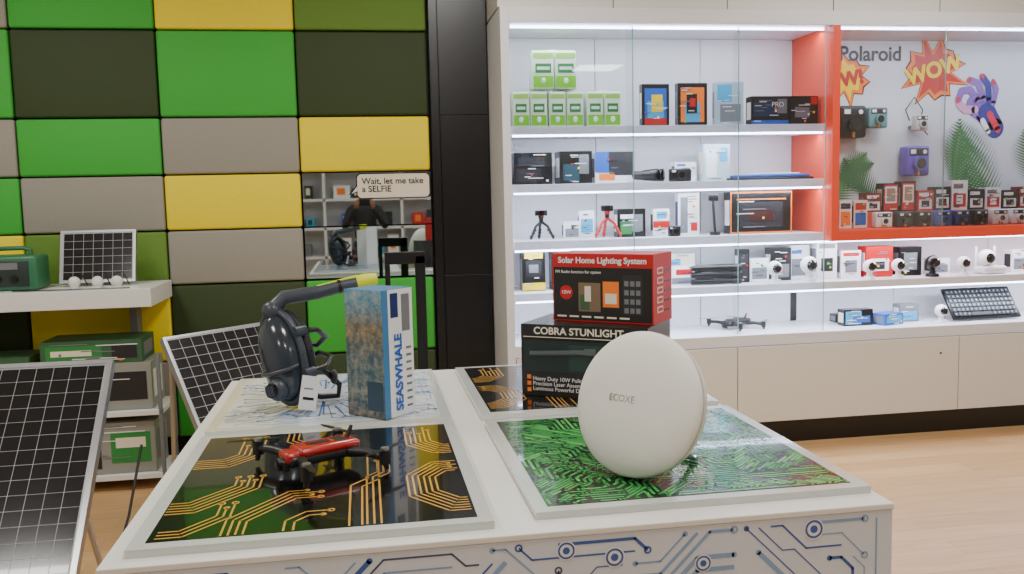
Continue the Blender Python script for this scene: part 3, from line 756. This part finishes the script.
dome_cam(2.64,5.04,S4,1.15)
pbox('security_camera_box',2.65,5.18,S4,0.13,0.1,0.21,WPR,[(0.1,0.1,0.9,0.6,GREY),(0.1,0.75,0.6,0.85,BLUE)])
pbox('security_camera_box',2.80,5.12,S4,0.13,0.1,0.235,WPR,[(0.2,0.2,0.8,0.55,DARK),(0.1,0.8,0.9,0.92,GREY)])
pbox('security_camera_box',2.96,5.12,S4,0.13,0.1,0.17,WPR,[(0.2,0.2,0.8,0.65,GREY),(0.1,0.8,0.9,0.92,RED)])
dome_cam(3.03,5.03,S4,0.9)
pbox('speaker_box',3.15,5.12,S4,0.18,0.1,0.19,RED,[(0.15,0.2,0.85,0.6,WPR),(0.3,0.25,0.7,0.5,DARK)])
dome_cam(3.22,5.03,S4,0.9)
pbox('speaker_box',3.36,5.12,S4,0.15,0.1,0.18,PKB,[(0.2,0.2,0.8,0.8,GREY)])
dome_cam(3.45,5.03,S4,1.0,body=BLACK)
pbox('webcam_box',3.58,5.14,S4,0.13,0.08,0.10,WPR,[(0.1,0.1,0.9,0.6,GREY)])
dome_cam(3.66,5.03,S4,0.9)
b=B('tilting_security_camera'); b.rbox(-0.085,0.085,-0.05,0.06,0,0.05,WPR,r=0.018); b.sph((-0.03,0,0.10),0.052,WPR,24); b.lathe([(0,0.054),(0.022,0.051),(0.032,0.042)],LENS,Matrix.Translation((-0.03,0,0.10))@Matrix.Rotation(rad(90),4,'X'),24)
b.tube([(0.05,0.03,0.04),(0.045,0.03,0.17)],0.008,WPR,10); b.tube([(-0.07,0.04,0.04),(-0.075,0.04,0.17)],0.007,WPR,10); b.done(loc=(3.87,5.06,S4+0.001))
pbox('webcam_box',4.14,5.12,S4,0.15,0.08,0.14,WPR,[(0.1,0.1,0.9,0.6,GREY)])
dome_cam(4.32,5.05,S4,1.1)
drone('toy_drone',(2.24,5.18,S5+0.001),rad(200),1.1,DARK)
drone('toy_drone',(1.15,5.18,S5+0.001),rad(200),1.0,DARK)
pbox('toy_car_box',2.98,5.06,S5,0.19,0.08,0.10,PKB,[(0.05,0.1,0.6,0.9,CYAN),(0.3,0.2,0.9,0.6,BLUE)])
pbox('gadget_tin',3.20,5.03,S5,0.16,0.10,0.07,BLUE,[(0.1,0.2,0.9,0.8,CYAN)],rz=0.3)
pbox('webcam_box',3.36,5.12,S5,0.13,0.08,0.11,GREY,[(0.1,0.1,0.9,0.6,CYAN)])
dome_cam(3.53,5.05,S5,0.85)
pbox('webcam_box',3.02,5.22,S5,0.2,0.08,0.05,DARK)
kb=B('computer_keyboard'); KT=Matrix.Translation((0,0,0.006))@Matrix.Rotation(rad(52),4,'X')
kb.rbox(-0.235,0.235,0,0.225,0,0.018,BLACK,r=0.006,M=KT)
KEY=mat('key_dark',(48,50,54),0.4); LEG=mat('key_legend',(150,155,160),0.4)
for j in range(6):
    for i in range(15):
        x0=-0.222+i*0.0297; y0=0.018+j*0.032
        if j==0 and 4<=i<=8:
            if i==4: kb.rbox(x0,x0+0.0297*5-0.005,y0,y0+0.026,0.018,0.025,KEY,r=0.002,seg=1,M=KT)
            continue
        kb.rbox(x0,x0+0.0247,y0,y0+0.026,0.018,0.025,KEY,r=0.002,seg=1,M=KT)
        kb.box(x0+0.008,x0+0.015,y0+0.011,y0+0.018,0.025,0.0254,LEG,KT)
for sx_ in (-0.15,0.15): kb.tube([(sx_,0.12,0.15),(sx_,0.21,0.005)],0.005,DARK,8)
kb.done(loc=(3.84,5.04,S5+0.001))
# ------------------------------------------------------------------ camera brand niche
YB=5.390
ps=B('promotional_poster')
ps.box(2.76,5.15,YB-0.001,YB+0.001,1.27,2.42,mat('poster_grey',(206,208,214),0.4))
def burst(cx,cz,R1,R2,n,m,y,ph=0.0,sq=0.75):
    pts=[]
    for k in range(2*n):
        a_=math.pi*k/n+ph; r=(R1 if k%2==0 else R2)*(1+0.18*math.sin(k*2.3)); pts.append((cx+r*math.cos(a_),y,cz+r*sq*math.sin(a_)))
    ps.poly(pts,m)
burst(3.67,2.25,0.235,0.155,11,BLACK,YB-0.003,0.2,0.95); burst(3.67,2.25,0.225,0.145,11,ORP,YB-0.004,0.2,0.95); burst(3.67,2.25,0.19,0.12,11,RED,YB-0.005,0.2,0.95)
burst(3.06,2.20,0.19,0.12,10,BLACK,YB-0.003,0.5,0.9); burst(3.06,2.20,0.18,0.11,10,ORP,YB-0.004,0.5,0.9); burst(3.06,2.20,0.14,0.085,10,YEL,YB-0.005,0.5,0.9)
def palm(x,z,ang,L,y,mm=LEAF):
    d=Vector((math.cos(ang),math.sin(ang)));n=Vector((-d.y,d.x))
    for k in range(22):
        f=k/21.0; p=Vector((x,z))+d*L*f+n*0.05*math.sin(f*2.2)
        for sg in (-1,1):
            l=L*0.45*math.sin(math.pi*min(1,0.25+f*0.72)); tip=p+(d*0.75+n*sg*0.8).normalized()*l
            q=p+d*0.018
            ps.poly([(p.x,y,p.y),(q.x,y,q.y),(tip.x,y-0.0003,tip.y)],mm)
LEAF2=mat('leaf_green_dark',(50,100,60),0.6)
palm(3.0,1.42,rad(50),0.36,YB-0.004); palm(3.28,1.44,rad(125),0.33,YB-0.005,LEAF2); palm(2.98,1.52,rad(20),0.3,YB-0.0035,LEAF2)
palm(4.00,1.40,rad(100),0.54,YB-0.004,LEAF2); palm(4.12,1.40,rad(112),0.54,YB-0.005); palm(3.88,1.42,rad(85),0.44,YB-0.006); palm(4.55,1.4,rad(110),0.5,YB-0.007)
HB=mat('hand_print_violet',(128,92,170),0.4);HR=mat('hand_print_red',(205,50,70),0.4);HN=mat('hand_print_navy',(48,52,130),0.4);HK=mat('hand_print_pink',(205,150,185),0.4)
Fp=lambda yy:(lambda u,v:(u,yy,v))
def cap(pts,w,m,yy):
    seg_strip(ps,[Vector(p) for p in pts],w,Fp(yy),m)
    for k_,p in enumerate(pts): disc(ps,p,w/2,Fp(yy-0.00002*k_),m,14)
cap([(4.05,1.98),(3.98,2.03)],0.15,HB,YB-0.0040)
cap([(4.12,1.88),(4.06,1.98)],0.13,HN,YB-0.0045)
cap([(4.14,1.87),(4.08,1.97)],0.045,HR,YB-0.0048)
cap([(4.07,1.86),(4.03,1.93)],0.035,WPR,YB-0.0049)
cap([(3.97,2.00),(3.90,2.00),(3.855,2.04)],0.052,HK,YB-0.0054)
cap([(3.99,2.06),(3.93,2.13),(3.87,2.12),(3.85,2.07)],0.048,HB,YB-0.0058)
cap([(4.03,2.07),(3.99,2.17),(3.93,2.19)],0.046,HB,YB-0.0062)
cap([(4.07,2.06),(4.06,2.16),(4.02,2.21)],0.044,HN,YB-0.0066)
cap([(4.10,2.04),(4.12,2.13),(4.10,2.17)],0.040,HB,YB-0.0070)
for k,(p,q) in enumerate([((3.85,2.07),(3.845,2.055)),((3.93,2.19),(3.915,2.19)),((4.02,2.21),(4.01,2.22)),((4.10,2.17),(4.095,2.185))]): cap([p,q],0.026,HR,YB-0.0076)
pso=ps.done(flat=True,normals=False)
text('brand_title','Polaroid',0.128,BLACK,(3.225,YB-0.005,2.352),parent=pso,bold=0.003)
text('wow','WOW',0.135,YEL,(3.67,YB-0.008,2.25),rot=(rad(90),rad(-16),0),parent=pso,bold=0.006)
text('wow_2','W!',0.12,RED,(3.10,YB-0.008,2.20),rot=(rad(90),rad(-10),0),parent=pso,bold=0.006)
def instant(x,y,z,w,h,body,name='instant_camera',stripe=True,rz=0):
    b=B(name); b.rbox(-w/2,w/2,0,w*0.6,0,h,body,r=w*0.10)
    b.rbox(-w*0.40,w*0.40,-0.004,0.01,h*0.68,h*0.93,DARK,r=0.003)
    b.cyl((0,-w*0.20,h*0.42),(0,0.002,h*0.42),h*0.24,body,22); b.cyl((0,-w*0.215,h*0.42),(0,-w*0.19,h*0.42),h*0.17,LENS,20)
    b.box(-w*0.36,-w*0.14,-0.006,0.0,h*0.74,h*0.88,WPR); b.cyl((w*0.25,-0.007,h*0.8),(w*0.25,-0.003,h*0.8),h*0.07,WPR,14)
    if stripe:
        for k,m in enumerate((RED,ORP,YEL,LIME,BLUE)): b.box(-0.012+0.005*k,-0.007+0.005*k,-0.0022,0.0,0.004,h*0.2,m)
    return b.done(loc=(x,y,z+0.001),rz=rz)
N0=1.262
def peg(x,z,col,w=0.14,h=0.13):
    o=instant(x,5.27,z,w,h,col); b=B('bracket'); b.box(-0.02,0.02,w*0.55,0.12,0.02,0.04,GREY); bo=b.done(flat=True,parent=o)
peg(3.05,1.82,BLACK,0.18,0.20); peg(3.22,1.88,mat('teal_grey',(90,140,145),0.4),0.13,0.13); peg(3.50,1.575,PURP,0.16,0.19); peg(3.52,1.86,mat('plastic_white',(190,190,190),0.4),0.09,0.10)
cord=B('camera_strap'); cord.tube([(3.49,5.36,1.93),(3.46,5.36,2.0),(3.52,5.36,2.08),(3.58,5.36,2.0),(3.56,5.36,1.90),(3.62,5.36,1.84)],0.004,BLACK,6); cord.done()
rb=B('product_riser'); rb.box(3.10,5.1,5.20,5.38,N0+0.001,N0+0.09,ORANGE); rb.done(flat=True,bevel=0.002)
R1=N0+0.091
pbox('photo_film_box',2.93,5.14,N0,0.08,0.06,0.17,WPR,[(0.1,0.1,0.9,0.6,ORP),(0.1,0.7,0.9,0.9,DARK)])
pbox('photo_film_box',3.03,5.14,N0,0.09,0.06,0.17,CREAM,[(0.1,0.1,0.9,0.55,BLUE),(0.1,0.65,0.9,0.9,RED)])
acc=[(0.1,0.1,0.9,0.55,WPR),(0.25,0.2,0.75,0.5,DARK),(0.1,0.72,0.7,0.88,WPR)]
DR=mat('pack_dark_red',(120,24,26),0.4)
for i,(x,bd,w,h) in enumerate([(3.18,DR,0.11,0.12),(3.30,PKB,0.11,0.18),(3.42,PKB,0.10,0.19),(3.54,RED,0.11,0.13),(3.66,PKB,0.11,0.15),(3.78,WPR,0.11,0.19),(3.90,PKB,0.11,0.13),(4.02,WPR,0.11,0.14),(4.14,PKB,0.11,0.12),(4.26,DR,0.11,0.14),(4.38,WPR,0.12,0.15)]):
    a2=acc if bd is not WPR else [(0.1,0.1,0.9,0.55,RED if i%2 else DARK),(0.3,0.2,0.7,0.5,WPR),(0.1,0.72,0.7,0.88,GREY)]
    if i in (1,2): a2=[(0.08,0.05,0.92,0.95,RED),(0.15,0.3,0.85,0.88,WPR),(0.22,0.36,0.78,0.82,mat('photo_tone',(150,120,100),0.4))]
    pbox('instant_camera_box',x,5.25,R1,w,0.08,h,bd,a2)
for i,(x,c) in enumerate([(3.14,WPR),(3.28,DARK),(3.41,BLACK),(3.54,BLUE),(3.67,mat('navy_plastic',(30,50,110),0.3)),(3.80,BLACK),(3.93,WPR),(4.06,WPR),(4.19,DARK),(4.32,RED)]):
    instant(x,5.06,N0,0.105,0.095,c,rz=0.1*((i%3)-1))
# ------------------------------------------------------------------ opposite shelving (seen in the mirror)
os_=B('wall_shelving_unit')
os_.box(-3.0,3.0,-4.09,-4.05,0,2.5,CABW)
for x in (-3.0,-1.8,-0.6,0.6,1.8,2.96): os_.box(x,x+0.04,-4.05,-3.6,0,2.5,CABW)
for z in (0.1,0.6,1.05,1.5,1.95,2.45): os_.box(-3.0,3.0,-4.05,-3.6,z,z+0.04,CABW)
os_.done(flat=True)
rg=random.Random(2); mm=B('assorted_shelf_stock')
for z in (0.64,1.09,1.54,1.99):
    x=-2.9
    while x<2.8:
        w=rg.uniform(0.10,0.26);h=rg.uniform(0.12,0.33)
        if not any(abs((x+w/2)-q)<w/2+0.05 for q in (-1.78,-0.58,0.62,1.82)):
            mm.box(x,x+w,-3.95,-3.7,z+0.001,z+h,rg.choice((DARK,BLACK,GREY,RED,BLUE,WPR,PKB,CYAN)))
            mm.box(x+w*0.2,x+w*0.7,-3.699,-3.69,z+h*0.3,z+h*0.8,rg.choice((CREAM,DARK,GREY,ORP)))
        x+=w+rg.uniform(0.02,0.10)
mm.done(flat=True)
# ------------------------------------------------------------------ photographer (seen in the mirror)
def skin_obj(name,verts,edges,radii,m,parent,root=0,sub=2):
    me=bpy.data.meshes.new(name); me.from_pydata(verts,edges,[]); me.materials.append(m)
    o=bpy.data.objects.new(name,me); bpy.context.collection.objects.link(o)
    sk=o.modifiers.new('Skin','SKIN'); sk.use_smooth_shade=True
    if not me.skin_vertices: return o
    for i,r in enumerate(radii):
        me.skin_vertices[0].data[i].radius=(r,r) if not hasattr(r,'__len__') else r
        me.skin_vertices[0].data[i].use_root=(i==root)
    ss=o.modifiers.new('Sub','SUBSURF'); ss.levels=sub; ss.render_levels=sub
    o.parent=parent; return o
ph=bpy.data.objects.new('photographer',None); bpy.context.collection.objects.link(ph)
ph.location=(0.03,-0.42,0)
SHIRT=mat('shirt_dark',(30,32,38),0.8); JEAN=mat('jeans_dark',(28,34,48),0.8); SKIN=mat('skin',(150,105,80),0.55); HAIR=mat('hair_dark',(16,13,12),0.6)
skin_obj('trousers',[(0,0,0.95),(0.10,0,0.86),(0.11,0.02,0.50),(0.12,-0.02,0.12),(-0.10,0,0.86),(-0.11,0.02,0.50),(-0.12,-0.02,0.12)],[(0,1),(1,2),(2,3),(0,4),(4,5),(5,6)],[(0.14,0.11),0.095,0.065,0.05,0.095,0.065,0.05],JEAN,ph)
skin_obj('shirt',[(0,0,0.98),(0,0,1.14),(0,0,1.32),(0,0,1.42),(0,0.0,1.47),(0.17,0,1.40),(0.25,0.08,1.17),(0.10,0.27,1.40),(-0.17,0,1.40),(-0.25,0.08,1.17),(-0.10,0.27,1.40)],
  [(0,1),(1,2),(2,3),(3,4),(3,5),(5,6),(6,7),(3,8),(8,9),(9,10)],[(0.15,0.11),(0.14,0.10),(0.165,0.11),(0.12,0.09),0.065,0.062,0.048,0.034,0.062,0.048,0.034],SHIRT,ph)
hd=B('head')
hd.cyl((0,0,1.44),(0,0.005,1.54),0.055,SKIN,24,0.052)
hd.sph((0,0.015,1.60),(0.073,0.092,0.108),SKIN,32); hd.sph((0,0.04,1.545),(0.050,0.058,0.045),SKIN,24)
hd.sph((0,0.108,1.592),(0.013,0.018,0.022),SKIN,14)
hd.sph((0,-0.005,1.635),(0.080,0.094,0.090),HAIR,32)
hd.sph((0,-0.045,1.59),(0.074,0.06,0.09),HAIR,24)
for sx_ in (-1,1):
    hd.sph((0.074*sx_,0.01,1.595),(0.010,0.020,0.030),SKIN,14)
    hd.sph((0.030*sx_,0.096,1.607),(0.013,0.009,0.008),WPR,14); hd.sph((0.030*sx_,0.103,1.607),(0.006,0.004,0.006),BLACK,10)
    hd.box(0.016*sx_,0.046*sx_,0.094,0.104,1.626,1.631,HAIR)
    hd.rbox(min(0.065*sx_,0.165*sx_),max(0.065*sx_,0.165*sx_),-0.08,0.18,0.001,0.085,BLACK,r=0.025)
hd.box(-0.024,0.024,0.096,0.102,1.553,1.560,mat('lips',(140,75,70),0.5))
ho=hd.done(sharp=60); ho.parent=ph
pn=B('phone'); pn.rbox(-0.082,0.082,0.318,0.326,1.44,1.52,BLACK,r=0.0035); po=pn.done(); po.parent=ph
for sx_ in (-1,1):
    vs=[(0.10*sx_,0.27,1.40),(0.102*sx_,0.30,1.44),(0.098*sx_,0.315,1.475)];ed=[(0,1),(1,2)];rr=[0.030,(0.032,0.020),(0.030,0.018)]
    for k,(dz,L) in enumerate(((0.028,0.9),(0.010,1.0),(-0.008,0.95),(-0.026,0.75))):
        i0=len(vs); z=1.475+dz
        vs+=[(0.100*sx_,0.330,z),((0.100-0.020*L)*sx_,0.338,z),((0.100-0.042*L)*sx_,0.336,z-0.002)]; ed+=[(2,i0),(i0,i0+1),(i0+1,i0+2)]; rr+=[0.0095,0.0088,0.0078]
    i0=len(vs); vs+=[(0.098*sx_,0.300,1.462),(0.075*sx_,0.303,1.478),(0.055*sx_,0.305,1.485)]; ed+=[(1,i0),(i0,i0+1),(i0+1,i0+2)]; rr+=[0.012,0.0105,0.009]
    skin_obj('hand',vs,ed,rr,SKIN,ph,sub=1)
# ------------------------------------------------------------------ lights
PAN=mat('ceiling_light_diffuser',(255,251,244),0.5,emis=2.4)
for x in (-1.9,0.6,3.1):
    for y in (-1.8,1.2,3.7):
        b=B('ceiling_light'); b.box(x-0.32,x+0.32,y-0.32,y+0.32,3.17,3.199,WPR); b.box(x-0.29,x+0.29,y-0.29,y+0.29,3.166,3.17,PAN); b.done(flat=True)
        l=bpy.data.lights.new('ceiling_lamp','AREA'); l.shape='SQUARE'; l.size=0.56; l.energy=34 if y>0 else 24; l.color=(1.0,0.98,0.94)
        o=bpy.data.objects.new('ceiling_lamp',l); o.location=(x,y,3.155); bpy.context.collection.objects.link(o)
for z,x0,x1,y in ((2.42,0.84,2.69,5.03),(S1-0.06,0.84,2.69,5.03),(S2-0.06,0.84,2.69,5.03),(1.186,0.84,5.1,5.03),(0.896,0.84,5.1,5.03),(2.42,2.76,5.1,4.99)):
    l=bpy.data.lights.new('led_lamp','AREA'); l.shape='RECTANGLE'; l.size=x1-x0; l.size_y=0.03; l.energy=4.8*(x1-x0); l.color=(0.78,0.85,1.0)
    o=bpy.data.objects.new('led_lamp',l); o.location=((x0+x1)/2,y,z); o.rotation_euler=(rad(12),0,0); bpy.context.collection.objects.link(o)
w=bpy.data.worlds.new('World'); bpy.context.scene.world=w; w.use_nodes=True
w.node_tree.nodes['Background'].inputs[0].default_value=(0.8,0.85,1,1); w.node_tree.nodes['Background'].inputs[1].default_value=0.1
# ------------------------------------------------------------------ camera
cam=bpy.data.cameras.new('Camera'); co=bpy.data.objects.new('Camera',cam); bpy.context.collection.objects.link(co)
cam.sensor_width=36; cam.lens=36*900/1024; cam.clip_start=0.02
R=(Matrix.Rotation(-rad(9.3),3,'Z')@Matrix.Rotation(rad(84.3),3,'X')@Matrix.Rotation(rad(-1.3),3,'Z'))
co.matrix_world=Matrix.Translation((0,0,1.5))@R.to_4x4()
bpy.context.scene.camera=co
